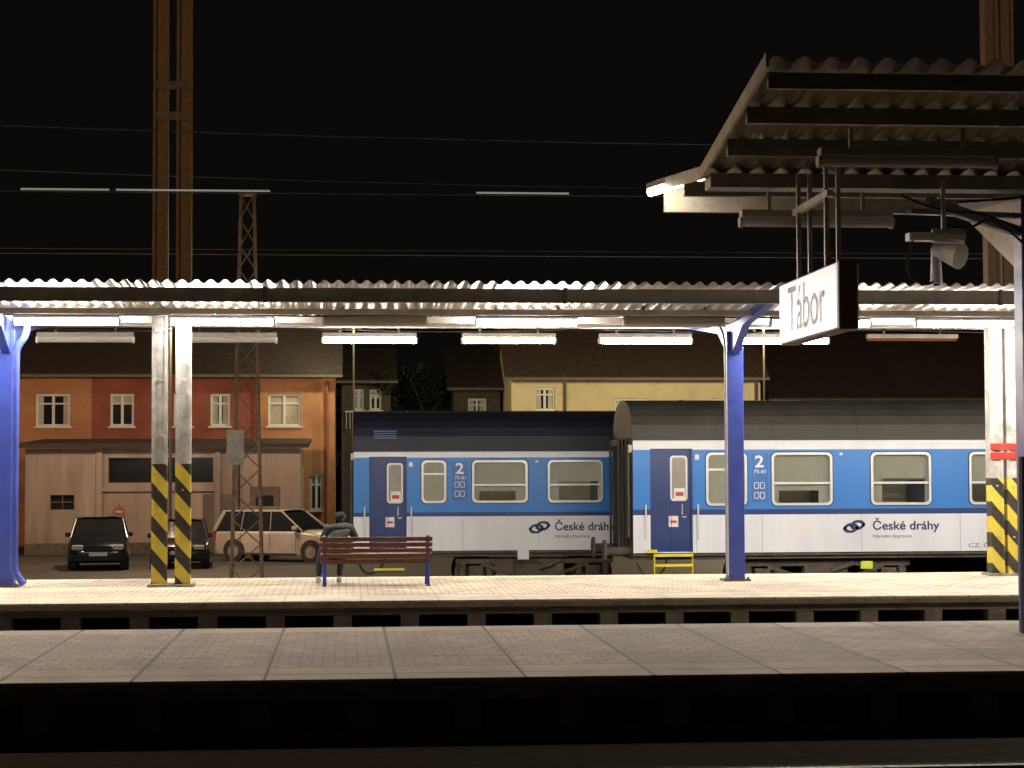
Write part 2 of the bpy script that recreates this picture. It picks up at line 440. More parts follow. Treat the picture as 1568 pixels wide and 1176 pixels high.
near = group('platform_canopy', (10,19.3,5.2))
corrugated('roof_sheet', 3.58, 26, [(16.25,5.66),(19.3,5.17),(22.15,5.45)], .24, .028, M['sheetn'], near)
b = MB()
b.box(3.6,26,16.4,16.47,5.44,5.58); b.box(3.6,26,17.3,17.37,5.3,5.45); b.box(3.6,26,18.2,18.27,5.15,5.31)
b.box(3.6,26,19.1,19.4,4.98,5.12); b.box(3.6,26,20.6,20.67,5.1,5.26); b.box(3.6,26,21.9,21.98,5.1,5.39)
b.make('purlins', M['steeln'], near)
b = MB(); b.beam((3.55,16.2,5.64),(3.55,19.3,5.15),.03,.13); b.beam((3.55,19.3,5.15),(3.55,22.15,5.43),.03,.13)
b.make('gable_flashing', M['steel'], near)
b = MB()
for x in (7.02,10.6,14.2,17.8,21.4):
    b.beam((x,19.3,5.0),(x,16.4,5.5),.08,.14); b.beam((x,19.3,5.0),(x,22,5.3),.08,.14)
b.make('rafters', M['steeld'], near)
for cx in (7.03,17.8):
    MB().box(cx-.13,cx+.13,19.5,19.76,.5,4.95).make('column', M['blue'], near, bevel=.012)
    MB().box(cx-.16,cx-.131,19.5,19.6,.5,2.3).make('conduit', M['black'], near)
    c = MB(); c.prismx([(19.5,4.2),(19.76,4.2),(19.76,5.0),(16.9,5.4),(16.9,5.28)], cx-.05, cx+.05)
    c.prismx([(19.76,4.2),(21.8,5.12),(21.8,5.24),(19.76,5.0)], cx-.05, cx+.05)
    c.make('column_arms', M['steel'], near)
lamp_fixture(3.95, 19.25, 4.66, 1.5, 'pale', None)
lamp_fixture(4.2, 17.0, 4.92, 1.56, 'pale', None)
for x0 in (7.4, 9.9, 12.4, 14.9):
    lamp_fixture(x0, 19.25, 4.66, 1.5, 'n', None)
p = group('corner_lamp', (3.65,21.4,5.35))
MB().beam((3.87,21.0,5.44),(3.42,21.8,5.37),.11,.06).make('housing', M['steel'], p)
MB().cyl((3.87,21.0,5.375),(3.42,21.8,5.305),.045).make('diffuser', M['lampn'], p)
MB().box(3.8,3.84,21.1,21.14,5.44,5.5).make('bracket', M['steeld'], p)

# ------------------------------------------------------------------ station sign
sg = group('station_name_sign', (4.42,18.2,3.7))
MB().box(4.35,4.52,17.0,19.35,3.42,4.03).make('box_body', mat('sign_brown',(.22,.13,.07),.6), sg, bevel=.01)
MB().box(4.335,4.349,17.03,19.32,3.44,4.01).make('face', mat('sign_face',(.8,.8,.82),.4,var=.03,bump=0,es=.42,ec=(1,.97,.97)), sg)
MB().box(4.521,4.535,17.03,19.32,3.44,4.01).make('face_rear', mat('sign_face_rear',(.8,.8,.82),.4,var=.03,bump=0), sg)
text('lettering', 'Tábor', (4.33,18.95,3.52), (0,-1,0), (0,0,1), 1.5, .44, M['greytext'], sg, .0)
b = MB()
for yy in (17.55,18.65):
    b.box(4.36,4.40,yy-.02,yy+.02,4.03,5.05); b.box(4.47,4.51,yy-.02,yy+.02,4.03,5.05)
b.box(4.35,4.41,17.4,18.8,4.66,4.72)
b.make('hanger_frame', M['steel'], sg)

# loudspeaker cluster
sp = group('loudspeaker', (5.85,19,4.45))
b = MB()
b.box(5.55,5.80,18.9,19.05,4.44,4.52); b.cyl((5.82,18.98,4.36),(6.02,18.75,4.26),.06,.13,16); b.cyl((5.8,19.0,4.50),(6.12,18.95,4.46),.07,.09,14)
b.cyl((5.84,18.98,4.36),(5.84,18.98,4.02),.045,.06)
b.make('horns', M['white'], sp, bevel=.006)
MB().box(5.9,5.94,18.96,19.0,4.4,5.05).make('bracket', M['steel'], sp)
tube('cable', [(5.6,18.95,4.44),(5.5,18.95,4.2),(5.62,18.95,4.02),(5.8,18.95,4.0),(5.84,18.95,4.1)], .012, M['rubber'], sp)
tube('cable', [(5.94,18.98,4.6),(6.2,19.1,4.55),(6.5,19.2,4.75),(6.9,19.5,4.5)], .014, M['rubber'], sp)
tube('cable', [(5.5,19.0,4.9),(5.9,19.0,4.72),(6.5,19.3,4.78),(6.9,19.5,4.6)], .012, M['rubber'], sp)
MB().beam((5.6,19.1,4.75),(6.9,19.6,4.78),.1,.05).beam((5.8,19.1,4.85),(6.9,19.6,4.62),.08,.1).make('cable_tray', mat('bracket_bluegrey',(.2,.24,.33),.5), sp)

# ------------------------------------------------------------------ twin masts
def twin_mast(x0, x1, y, wd, h, mt, red=False):
    p = group('catenary_mast', ((x0+x1)/2, y, .5))
    b = MB()
    for cx in (x0,x1):
        b.box(cx-wd/2,cx+wd/2,y-.13,y-.11,.5,h); b.box(cx-wd/2,cx+wd/2,y+.11,y+.13,.5,h)
        b.box(cx-wd/2+.001,cx-wd/2+.018,y-.11,y+.11,.5,h) ; b.box(cx+wd/2-.018,cx+wd/2-.001,y-.11,y+.11,.5,h)
        b.box(cx-wd/2-.012,cx-wd/2+.03,y-.142,y-.131,.5,h); b.box(cx+wd/2-.03,cx+wd/2+.012,y-.142,y-.131,.5,h)
    b.make('channels', mt, p)
    q = MB()
    for z in (7.3,7.75,11.5,15):
        q.box(x0-wd/2-.01,x1+wd/2+.01,y-.15,y-.143,z,z+.12)
    q.make('battens', M['rust'], p)
    q = MB()
    for z in (1.1,1.9,2.7,3.5,4.2):
        for cx in (x0,x1): q.cyl((cx,y-.15,z),(cx,y-.129,z),.016,n=6)
    q.make('bolts', M['steel'], p)
    MB().box(x0-.16,x1+.16,y-.2,y+.2,.501,.54).make('foot', M['conc'], p)
    if red:
        MB().box(x0-wd/2-.02,x1+wd/2+.02,y-.152,y-.151,2.46,2.56).make('band_red', M['red'], p)
        MB().box(x0-wd/2-.02,x1+wd/2+.02,y-.152,y-.151,2.32,2.42).make('band_red', M['red'], p)
twin_mast(-2.70,-2.36,28.9,.2,16,M['mast'])
twin_mast(10.12,10.38,30.0,.18,16,M['mast2'],True)

# lattice mast behind
lm = group('lattice_mast', (-2.3,46,-.7))
b = MB(); z0,z1 = -.7,8.6; h0,h1 = .36,.15
def lp(sx,sy,t): h = h0+(h1-h0)*t; return (-2.3+sx*h, 46+sy*h, z0+(z1-z0)*t)
for sx in (-1,1):
    for sy in (-1,1): b.beam(lp(sx,sy,0),lp(sx,sy,1),.06,.06)
n = 16
for i in range(n):
    a, c = i/n, (i+1)/n
    for (p0,p1) in (((-1,-1),(1,-1)),((1,-1),(1,1)),((1,1),(-1,1)),((-1,1),(-1,-1))):
        q0, q1 = (p0,p1) if i%2 else (p1,p0)
        b.beam(lp(*q0,a),lp(*q1,c),.03,.03)
b.box(-2.5,-2.1,45.8,46.2,8.6,8.66)
b.make('lattice', M['rust'], lm)
MB().box(-2.75,-2.35,45.6,45.63,2.3,3.1).make('mast_board', M['steeln'], lm)

# overhead wires
wr = group('overhead_wires', (0,23,6))
def wire(y, z, r=.006, sag=0, x0=-60, x1=80):
    pts = [(x0+(x1-x0)*i/40, y, z + sag*math.sin(i/40*math.pi*3.2)**2) for i in range(41)]
    tube('wire', pts, r, M['wire'], wr, False)
wire(23.3,5.47); wire(23.3,6.45,.006,-.35); wire(33.2,5.9,.006); wire(40.4,6.6,.007); wire(33.2,7.4,.006,-.4)
b = MB()
for a,c in ((-3.8,-2.78),(-2.7,-.9),(1.55,2.66)):
    b.cyl((a,23.25,5.49),(c,23.25,5.49),.011)
b.make('section_insulators', mat('insulator_glow',(.8,.8,.78),.4,bump=0,es=.2), wr)  # emission on the bars stands in for reflected lamp light

# ------------------------------------------------------------------ bench
bn = group('bench', (.43,28.8,.5))
bx0,bx1 = -.38,1.25
b = MB()
for i in range(5):
    z = .82+i*.082; y = 28.62-.02*i
    b.box(bx0,bx1,y,y+.03,z,z+.062)
for i in range(5):
    y = 28.68+i*.085
    b.box(bx0,bx1,y,y+.07,.925+.004*i,.955+.004*i)
b.make('slats', M['wood'], bn, bevel=.006)
b = MB()
for x in (bx0+.04,bx1-.09):
    b.beam((x+.025,28.58,.5),(x+.025,28.66,.93),.05,.05); b.beam((x+.025,28.66,.9),(x+.025,28.575,1.23),.05,.035)
    b.beam((x+.025,29.12,.5),(x+.025,29.06,.91),.05,.05); b.beam((x+.025,28.6,.9),(x+.025,29.1,.9),.05,.04)
    b.box(x-.01,x+.06,28.5,28.66,.5,.515); b.box(x-.01,x+.06,29.06,29.2,.5,.515)
    b.beam((x+.025,28.62,1.13),(x+.025,29.05,1.12),.04,.03); b.beam((x+.025,29.05,1.12),(x+.025,29.06,.9),.04,.03)
b.make('frame', M['blue'], bn, bevel=.006)

# ------------------------------------------------------------------ seated person (back to the camera, bent forward)
pr = group('seated_person', (-.1,29.0,.96))
def skin(name, verts, edges, mt, sub=2):
    me = bpy.data.meshes.new(name); me.from_pydata([v[:3] for v in verts], edges, [])
    me.materials.append(mt)
    ob = attach(bpy.data.objects.new(name, me), pr)
    ob.modifiers.new('skin','SKIN')
    for i, v in enumerate(verts):
        d = me.skin_vertices[0].data[i]; r = v[3]
        d.radius = r if isinstance(r, tuple) else (r,r)
        d.use_root = (i == 0)
    m = ob.modifiers.new('sub','SUBSURF'); m.levels = sub; m.render_levels = sub
    ob.modifiers['skin'].use_smooth_shade = True
    return ob
jk = mat('jacket_grey_green',(.055,.065,.06),.9,var=.4,scale=12,bump=.6,bscale=25)
hd = mat('hood_dark_green',(.035,.045,.042),.9,var=.4,scale=12,bump=.6,bscale=25)
tr = mat('trousers_dark',(.03,.032,.04),.9,bump=.3)
skn = mat('skin',(.5,.3,.22),.6,var=.08,bump=0)
X = -.1
skin('jacket', [(X,28.97,1.03,.14),(X,29.03,1.14,.145),(X,29.12,1.25,.15),(X,29.2,1.33,.11),(X,29.25,1.39,.06),
   (X-.17,29.18,1.31,.075),(X-.25,29.27,1.16,.055),(X-.12,29.45,1.14,.038),
   (X+.17,29.18,1.31,.075),(X+.25,29.27,1.16,.055),(X+.12,29.45,1.14,.038)],
   [(0,1),(1,2),(2,3),(3,4),(3,5),(5,6),(6,7),(3,8),(8,9),(9,10)], jk)
skin('trousers', [(X,28.97,1.03,.125),(X-.1,29.0,1.03,.1),(X-.24,29.4,1.02,.075),(X-.30,29.36,.8,.06),(X-.31,29.33,.6,.045),
   (X+.1,29.0,1.03,.1),(X+.1,29.42,1.02,.075),(X+.02,29.37,.8,.06),(X,29.33,.6,.045)],
   [(0,1),(1,2),(2,3),(3,4),(0,5),(5,6),(6,7),(7,8)], tr)
for sx in (X-.31,X):
    skin('shoe', [(sx,29.26,.56,.05),(sx,29.36,.55,.046),(sx-.02,29.5,.535,.035)], [(0,1),(1,2)], M['white'], 2)
skin('hood_head', [(X,29.26,1.43,.075),(X+.01,29.29,1.49,.10),(X+.02,29.32,1.55,.082)], [(0,1),(1,2)], hd)
skin('face', [(X,29.36,1.48,.07),(X,29.40,1.46,.05),(X,29.425,1.465,.018)], [(0,1),(1,2)], skn, 2)
for s in (-1,1):
    hx, hy, hz = X+s*.12, 29.45, 1.14
    pal = (X+s*.07, 29.52, 1.15)
    skin('hand', [(hx,hy,hz,.024),(pal[0],pal[1],pal[2],(.034,.018))], [(0,1)], skn, 1)
    for k in range(5):
        a = (k-2)*.012
        L_ = (.05,.07,.075,.07,.055)[k]
        b0 = (pal[0], pal[1]+a*.6, pal[2]+a, .009)
        b1 = (pal[0]-s*L_*.6, pal[1]+.02+a*.6, pal[2]+a+.005, .0085)
        b2 = (pal[0]-s*L_, pal[1]+.01+a*.6, pal[2]+a+.02, .0075)
        skin('finger' if k<4 else 'thumb', [b0,b1,b2], [(0,1),(1,2)], skn, 1)

# ------------------------------------------------------------------ coaches
def coach(X0, L_, Y, dz, zb, z1, z2, z3, z4, zt, wz0, wz1, wins, door, roofm, logo, cls, steps):
    p = group('railway_coach', (X0+L_/2, Y+1.4, dz))
    X1 = X0+L_
    dop = [(door[0],door[1],zb+.02,z3+.02)]
    wop = [(a,b,wz0,wz1) for a,b in wins]
    d2 = [(X1-(door[1]-X0),X1-(door[0]-X0),zb+.02,z3+.02)]
    ops = dop+d2
    MB().wall(X0,X1,zb,z1,Y,ops,.09).make('side_white', M['twhite'], p)
    MB().wall(X0,X1,z1,z2,Y,ops,.09).make('side_stripe', M['tdblue'], p)
    MB().wall(X0,X1,z2,z3,Y,ops+[(a+.03,b-.03,c+.03,d-.03) for a,b,c,d in wop],.09).make('side_blue', M['tblue'], p)
    MB().wall(X0,X1,z3,z4,Y,ops,.09).make('side_top_stripe', M['twhite'], p)
    sm = MB()
    for a,b_ in wins:
        sm.box(a-.2,a-.195,Y-.0015,Y+.001,zb+.01,z2-.13)
    sm.make('panel_seams', M['bellows'], p)
    sm = MB()
    for a,b_ in wins[1::2]:
        sm.box(a+1.4,a+1.46,Y-.02,Y-.001,z3-.12,z3-.07)
    sm.box(door[1]+.05,door[1]+.13,Y-.02,Y-.001,z3-.2,z3-.1)
    sm.make('marker_lamps', M['paper'], p)
    W = 2.8
    MB().box(X0+.002,X0+.06,Y+.06,Y+W,zb,z4).box(X1-.06,X1-.002,Y+.06,Y+W,zb,z4).make('end_walls', M['bellows'], p)
    MB().box(X0,X1,Y+W-.06,Y+W,zb,z4).make('far_side', M['tblue'], p)
    MB().box(X0+.07,X1-.07,Y+.1,Y+W-.1,zb+.2,zb+.26).make('floor', M['under'], p)
    MB().box(X0+.07,X1-.07,Y+1.55,Y+1.6,zb+.26,z4).make('compartment_wall', M['beige'], p)
    MB().box(X0+.07,X1-.07,Y+.1,Y+W-.1,z4-.03,z4-.01).make('ceiling', M['beige'], p)
    MB().box(X0+1.4,X1-1.4,Y+.9,Y+1.05,z4-.06,z4-.031).make('ceiling_light', M['ceil'], p)
    pts = []
    for i in range(15):
        t = math.pi*i/14
        cy = -math.cos(t); s_ = math.sin(t)
        pts.append((Y+W/2+cy*W/2, z4+(zt-z4)*(s_**.72)))
    pts = [(Y-.01,z4)]+pts[1:-1]+[(Y+W+.01,z4)]
    MB().prismx(pts, X0-.02, X1+.02).make('roof', roofm, p, bevel=.02)
    MB().box(X0-.02,X1+.02,Y-.035,Y-.011,z4-.03,z4+.02).make('rain_gutter', roofm, p)
    b = MB(); x = X0+1.2
    while x < X1-1:
        b.prismx([(a-(.012 if a<Y+1.4 else -.012), c+.012) for a,c in pts], x, x+.03); x += 3.4
    b.make('roof_seams', roofm, p)
    fr = MB(); gl = MB(); bl = MB(); bar = MB(); seal = MB()
    for wi,(a,b_,c,d) in enumerate(wop):
        fr.ring(a,b_,c,d,.05,.11,Y-.018,Y+.02)
        seal.ring(a-.018,b_+.018,c-.018,d+.018,.03,.12,Y-.008,Y+.0)
        gl.box(a+.03,b_-.03,Y+.03,Y+.036,c+.03,d-.03)
        wide = b_-a > 1
        if wide:
            bar.box(a+.05,b_-.05,Y+.0,Y+.028,c+(d-c)*.40,c+(d-c)*.44)
            h = c+(d-c)*(.42,.28,.5,.38,.6)[wi%5]
            bl.box(a+.02,b_-.02,Y+.13,Y+.14,h,d)
            bl.box(a+.02,a+.08+.09*(wi%3),Y+.11,Y+.12,c,d); bl.box(b_-.1-.08*((wi+1)%3),b_-.02,Y+.11,Y+.12,c,d)
        else:
            bl.box(a+.02,b_-.02,Y+.05,Y+.055,c,d)
            bar.box(a+.05,b_-.05,Y+.0,Y+.028,c+(d-c)*.66,c+(d-c)*.7)
    fr.make('window_frames', M['alu'], p); gl.make('window_glass', M['glass'], p)
    seal.make('window_seals', M['rubber'], p)
    bl.make('blinds', M['blind'], p); bar.make('window_bars', M['alu'], p)
    st = MB()
    for a,b_,c,d in wop:
        if b_-a > 1:
            st.box(a-.3,a+.12,Y+.3,Y+1.5,zb+.3,c+.5); st.box(b_-.1,b_+.3,Y+.3,Y+1.5,zb+.3,c+.5)
    st.make('seats', M['seat'], p, bevel=.06)
    for k,(a,b_,c,d) in enumerate(ops):
        MB().box(a,b_,Y+.07,Y+.10,c,d).make('door_leaf', M['tdblue'], p)
        m_ = (a+b_)/2
        MB().box(m_-.012,m_+.012,Y+.055,Y+.069,c+.02,d-.02).box(a,a+.04,Y+.02,Y+.07,c,d).box(b_-.04,b_,Y+.02,Y+.07,c,d).make('door_ribs', M['tdblue'], p, bevel=.005)
        wx0, wx1 = m_-.02, m_+.33
        MB().ring(wx0,wx1,c+1.02,d-.14,.035,.07,Y+.04,Y+.068).make('door_window_frame', M['alu'], p)
        MB().box(wx0+.03,wx1-.03,Y+.058,Y+.066,c+1.05,d-.17).make('door_window', M['offlamp'], p)
        MB().box(m_+.06,m_+.28,Y+.05,Y+.057,c+1.05,c+1.28).box(m_-.05,m_+.14,Y+.055,Y+.069,c+.5,c+.72).make('door_notices', M['paper'], p)
        MB().box(m_+.09,m_+.25,Y+.045,Y+.049,c+1.12,c+1.2).box(m_-.02,m_+.11,Y+.05,Y+.054,c+.58,c+.63).make('door_notice_print', M['red'], p)
        MB().cyl((m_+.22,Y+.03,c+.75),(m_+.22,Y+.03,c+.95),.012).cyl((m_+.22,Y+.05,c+.7),(m_+.3,Y+.03,c+.7),.015).make('door_handle', M['alu'], p)
        for hx in (b_+.1,a-.1):
            MB().cyl((hx,Y-.05,c+.25),(hx,Y-.05,c+.95),.016).box(hx-.01,hx+.01,Y-.05,Y,c+.25,c+.28).box(hx-.01,hx+.01,Y-.05,Y,c+.92,c+.95).make('grab_rail', M['white'], p)
        s_ = MB(); sf = MB()
        for i,zz in enumerate((zb-.02,zb-.22,zb-.42)):
            s_.box(a+.1,b_-.05,Y-.05,Y+.3,zz-.05,zz)
            sf.box(a+.08,b_-.03,Y-.07,Y-.051,zz-.05,zz+.005)
        sf.box(a+.06,a+.079,Y-.05,Y+.1,zb-.55,zb+.02); sf.box(b_-.029,b_-.01,Y-.05,Y+.1,zb-.55,zb+.02)
        sf.box(a-.1,a+.12,Y-.07,Y-.051,zb+.01,zb+.07)
        s_.make('steps', M['under'], p)
        if steps or k: sf.make('step_edges', M['yellow'], p)
        else:
            MB().box(a+.1,b_-.05,Y-.07,Y-.051,zb-.42,zb-.37).make('step_edge', M['yellow'], p)
    a, b_ = cls
    MB().box(a,b_,Y-.006,Y-.002,wz0+.06,wz1-.02).make('class_panel', mat('panel_blue',(.03,.14,.42),.4), p)
    text('class_number', '2', (a+.07,Y-.010,wz1-.3), (1,0,0),(0,0,1), b_-a-.16, .24, M['wtext'], p, .02)
    b = MB()
    for r_ in range(2):
        for c_ in range(2):
            z_ = wz0+.14+r_*.2
            x_ = a+.05+c_*(b_-a-.1)/2
            b.ring(x_,x_+(b_-a-.14)/2,z_,z_+.13,.012,.02,Y-.012,Y-.007,2)
    b.make('class_pictograms', M['wtext'], p)
    text('coach_numbers', '75-81', (a+.05,Y-.010,wz1-.42), (1,0,0),(0,0,1), b_-a-.1, .07, M['wtext'], p)
    # emblem: two interlocking rounded letter-like loops, slanted
    lx0, lx1, tx0, tx1, zc = logo
    wl_ = lx1-lx0; h = wl_*.30
    b = MB(); b.ring(0,wl_*.72,-h,h*.55,.05,.13,Y-.016,Y-.0125); b.ring(wl_*.28,wl_,-h*.55,h,.05,.13,Y-.012,Y-.003)
    b.v = [(lx0+x+.25*z, y, zc+z) for x,y,z in b.v]
    b.make('operator_emblem', M['navytext'], p)
    text('operator_name','České dráhy',(tx0,Y-.008,zc-.13),(1,0,0),(0,0,1),tx1-tx0,.30,M['navytext'],p,.018)
    text('operator_subtitle','Národní dopravce',(tx0,Y-.008,zc-.25),(1,0,0),(0,0,1),(tx1-tx0)*.58,.085,M['navytext'],p)
    b = MB(); b.box(X0,X1,Y+.12,Y+2.7,zb-.14,zb+.19)
    for (a,b_,d_) in ((.38,.46,.42),(.5,.58,.5),(.6,.66,.35)):
        b.box(X0+a*L_,X0+b_*L_,Y+.2,Y+1.0,zb-.14-d_,zb-.14)
    b.box(X0,X1,Y+.04,Y+.1,zb-.07,zb)
    b.make('underframe', M['under'], p, bevel=.02)
    rail = dz
    bg = MB(); wh = MB()
    for cx in (X0+4.0, X1-4.0):
        for sx in (-1.3,1.3):
            for yy in (Y+.62,Y+2.1):
                wh.cyl((cx+sx,yy,rail+.46),(cx+sx,yy+.12,rail+.46),.46,n=28)
            bg.box(cx+sx-.16,cx+sx+.16,Y+.3,Y+.62,rail+.3,rail+.62)
            for q in (-.3,.3): bg.cyl((cx+sx+q,Y+.42,rail+.4),(cx+sx+q,Y+.42,rail+.78),.09)
            bg.cyl((cx+sx,Y+.28,rail+.46),(cx+sx,Y+.32,rail+.46),.13)
        bg.box(cx-1.75,cx+1.75,Y+.34,Y+.48,rail+.66,rail+.8); bg.box(cx-.45,cx+.45,Y+.32,Y+.6,rail+.35,rail+.66)
        bg.beam((cx-1.2,Y+.36,rail+.66),(cx-.45,Y+.36,rail+.4),.08,.08); bg.beam((cx+1.2,Y+.36,rail+.66),(cx+.45,Y+.36,rail+.4),.08,.08)
        bg.cyl((cx+.1,Y+.3,rail+.55),(cx+.55,Y+.25,rail+.72),.05)
    wh.make('wheels', M['rust'], p); bg.make('bogies', M['under'], p, bevel=.015)
    tube('brake_hose', [(X0+.7,Y+.1,zb-.05),(X0+.65,Y,zb-.4),(X0+.2,Y,zb-.55),(X0+.1,Y+.2,zb-.2)], .025, M['rubber'], p)
    for s_,ex in ((-1,X0),(1,X1)):
        b = MB()
        for i in range(3):
            xx = ex+s_*(.02+i*.07)
            a0, a1 = sorted((xx, xx+s_*.04))
            b.box(a0,a1,Y+.72,Y+.84,zb+.1,z4+.0); b.box(a0,a1,Y+1.95,Y+2.08,zb+.1,z4+.0); b.box(a0,a1,Y+.84,Y+1.95,z4-.14,z4+.0)
        b.make('gangway_bellows', M['bellows'], p, bevel=.015)
        b = MB()
        for yy in (Y+.45,Y+2.25):
            b.cyl((ex,yy,zb+.02),(ex+s_*.5,yy,zb+.02),.1); b.cyl((ex+s_*.5,yy,zb+.02),(ex+s_*.55,yy,zb+.02),.24)
        b.make('buffers', M['under'], p)
        MB().cyl((ex+s_*.05,Y+.25,zb+.3),(ex+s_*.05,Y+.25,z4-.1),.025).cyl((ex+s_*.03,Y+.5,zb+.3),(ex+s_*.03,Y+.5,z4-.1),.02).make('end_pipes', M['steeld'], p)
        MB().box(min(ex,ex+s_*.06),max(ex,ex+s_*.06),Y+.12,Y+.3,z3-.05,z3+.1).make('tail_lamp', M['paper'], p)
    return p

wr_ = [(7.21,8.05)]+[(8.55+2.04*i, 9.80+2.04*i) for i in range(9)]
c1 = coach(5.73,24.5,39.0,-.47,.49,1.25,1.36,2.56,2.78,3.60,1.43,2.50,wr_,(6.08,6.94),M['roofg'],(10.02,10.45,10.62,12.0,1.0),(8.14,8.48),True)
MB().box(8.95,9.32,38.985,38.996,.86,1.14).make('notice_plate', M['paper'], c1)
MB().box(10.35,10.6,38.93,39.0,.14,.3).make('brake_plate', mat('lime_paint',(.6,.7,.05),.5,bump=0), c1, bevel=.02)
text('registration','CZ, ČD',(12.6,38.992,.55),(1,0,0),(0,0,1),.55,.12,M['navytext'],c1)
wl = [(1.64,2.19)]+[(2.75+1.67*i, 3.98+1.67*i) for i in range(11)]
c2 = coach(.16,24.5,43.0,-.57,.40,1.15,1.24,2.44,2.60,3.50,1.44,2.38,wl,(.50,1.32),M['roofb'],(4.01,4.46,4.58,5.9,.90),(2.32,2.66),False)
MB().box(3.75,4.0,42.99,42.996,.2,.42).make('plate', M['twhite'], c2)
b = MB()
for i in range(4): b.box(.6,1.1,43.02,43.12,2.86+i*.05,2.88+i*.05)
b.make('roof_vent', mat('vent_blue',(.05,.12,.3),.4), c2)

# ------------------------------------------------------------------ houses
def windows(p, y, lst):
    fr = MB(); gl = MB(); si = MB(); cu = MB()
    for i,(a,b_,c,d) in enumerate(lst):
        m_ = (a+b_)/2; k = c+(d-c)*.7
        fr.box(a,a+.09,y+.08,y+.14,c,d); fr.box(b_-.09,b_,y+.08,y+.14,c,d); fr.box(a+.09,b_-.09,y+.08,y+.14,c,c+.09); fr.box(a+.09,b_-.09,y+.08,y+.14,d-.09,d)
        fr.box(m_-.05,m_+.05,y+.075,y+.135,c+.09,d-.09); fr.box(a+.09,m_-.05,y+.09,y+.135,k-.03,k+.03); fr.box(m_+.05,b_-.09,y+.09,y+.135,k-.03,k+.03)
        gl.box(a+.02,b_-.02,y+.145,y+.15,c+.02,d-.02)
        si.box(a-.08,b_+.08,y-.07,y+.08,c-.06,c-.002)
        if i%3 != 1:
            cu.box(a+.1,a+.28,y+.142,y+.1445,c+.1,d-.1); cu.box(b_-.28,b_-.1,y+.142,y+.1445,c+.1,d-.1)
        else: cu.box(a+.1,b_-.1,y+.142,y+.1445,d-.4,d-.1)
    fr.make('window_frames', M['white'], p); gl.make('window_panes', M['dglass'], p)
    si.make('window_sills', M['white'], p)
    cu.make('curtains', M['curt'], p)

def house(name, x0, x1, y, z0, z1, mt, wins, ridge=3.2, dep=8, o=.4, parts=None):
    p = group(name, ((x0+x1)/2, y+dep/2, z0))
    if parts is None: parts = [(x0,x1,mt)]
    for a,b_,m_ in parts:
        MB().wall(a,b_,z0,z1,y,[w_ for w_ in wins if a < (w_[0]+w_[1])/2 < b_],.2).make('front_wall', m_, p)
    MB().box(x0,x1,y+dep-.2,y+dep,z0,z1).make('rear_wall', parts[0][2], p)
    for xx in (x0+.001, x1-.201):
        MB().prismx([(y+.001,z0),(y+dep-.201,z0),(y+dep-.201,z1),(y+dep/2,z1+ridge-.1),(y+.001,z1)], xx, xx+.2).make('gable_wall', parts[0 if xx<x1-1 else -1][2], p)
    MB().prismx([(y-o,z1-.05),(y+dep/2,z1+ridge),(y+dep+o,z1-.05),(y+dep+o,z1+.1),(y+dep/2,z1+ridge+.15),(y-o,z1+.1)], x0-.3, x1+.3).make('roof', M['tile'], p)
    MB().box(x0-.3,x1+.3,y-o-.1,y-o-.001,z1-.06,z1+.04).make('gutter', M['steeld'], p)
    windows(p, y, wins)
    return p

hw = [(-11.8,-10.5,3.85,5.1),(-9.0,-8.1,3.85,5.1),(-6.6,-5.9,3.85,5.1),(-5.2,-4.45,3.85,5.1),(-3.0,-1.75,3.85,5.1),(-16,-14.8,3.85,5.1),
      (-11.8,-10.5,.6,2.0),(-1.4,-.9,.6,2.0)]
h1 = house('terraced_house', -22, -.44, 76, -.7, 5.78, M['redwall'], hw, parts=[(-22,-12.7,M['redwall']),(-12.7,-9.7,M['orange']),(-9.7,-3.4,M['redwall']),(-3.4,-.44,M['orange'])])
MB().cyl((-.75,75.85,-.7),(-.75,75.85,5.6),.06).cyl((-3.4,75.9,-.7),(-3.4,75.9,5.6),.05).make('downpipes', M['redwall'], h1)
MB().box(-9,-8.3,79.5,80.2,8,9.5).make('chimney', M['concd'], h1)
MB().box(-2.9,-1.85,76.13,76.139,3.95,5.0).make('net_curtain', mat('net_curtain',(.5,.4,.33),.9,bump=0), h1)

an = group('low_brick_shed', (-6.2,70,-.7))
aw = [(-8.1,-4.55,1.75,2.6),(-10.05,-9.25,.84,1.34)]
MB().wall(-10.9,-1.57,-.7,2.92,68,aw,.25).make('front_wall', M['dirty'], an)
MB().box(-10.89,-10.7,68.01,73.9,-.7,2.92).box(-1.77,-1.58,68.01,73.9,-.7,2.92).make('side_walls', M['dirty'], an)
MB().prismx([(67.6,2.93),(74.3,3.2),(74.3,3.35),(67.6,3.08)], -11.2, -1.3).make('roof', M['tile'], an)
MB().box(-8.2,-4.45,68.2,68.25,1.6,2.7).box(-10.1,-9.2,68.2,68.25,.8,1.4).make('dark_windows', M['dglass'], an)
MB().box(-10.05,-9.25,68.1,68.15,1.07,1.11).box(-9.67,-9.63,68.09,68.149,.84,1.34).make('window_bars', M['concd'], an)
MB().box(-4.9,-3.9,67.95,67.995,-.65,1.35).box(-3.3,-2.3,67.95,67.995,-.65,1.6).make('doors', mat('old_door',(.13,.105,.09),.8,var=.4), an)
MB().box(-3.1,-2.5,67.93,67.949,.9,1.3).make('door_window', M['dglass'], an)
MB().box(-8.5,-8.3,67.9,67.999,-.7,2.9).box(-4.5,-4.3,67.9,67.999,-.7,2.9).box(-8.3,-4.5,67.9,67.999,1.45,1.6).make('pilasters', M['dirty'], an)
MB().box(-10.9,-5.0,67.97,67.999,-.7,-.3).make('dark_plinth', M['concd'], an)  # darker band along the foot of the shed wall
MB().cyl((-3.7,67.9,-.7),(-3.7,67.9,2.9),.05).make('downpipe', M['concd'], an)

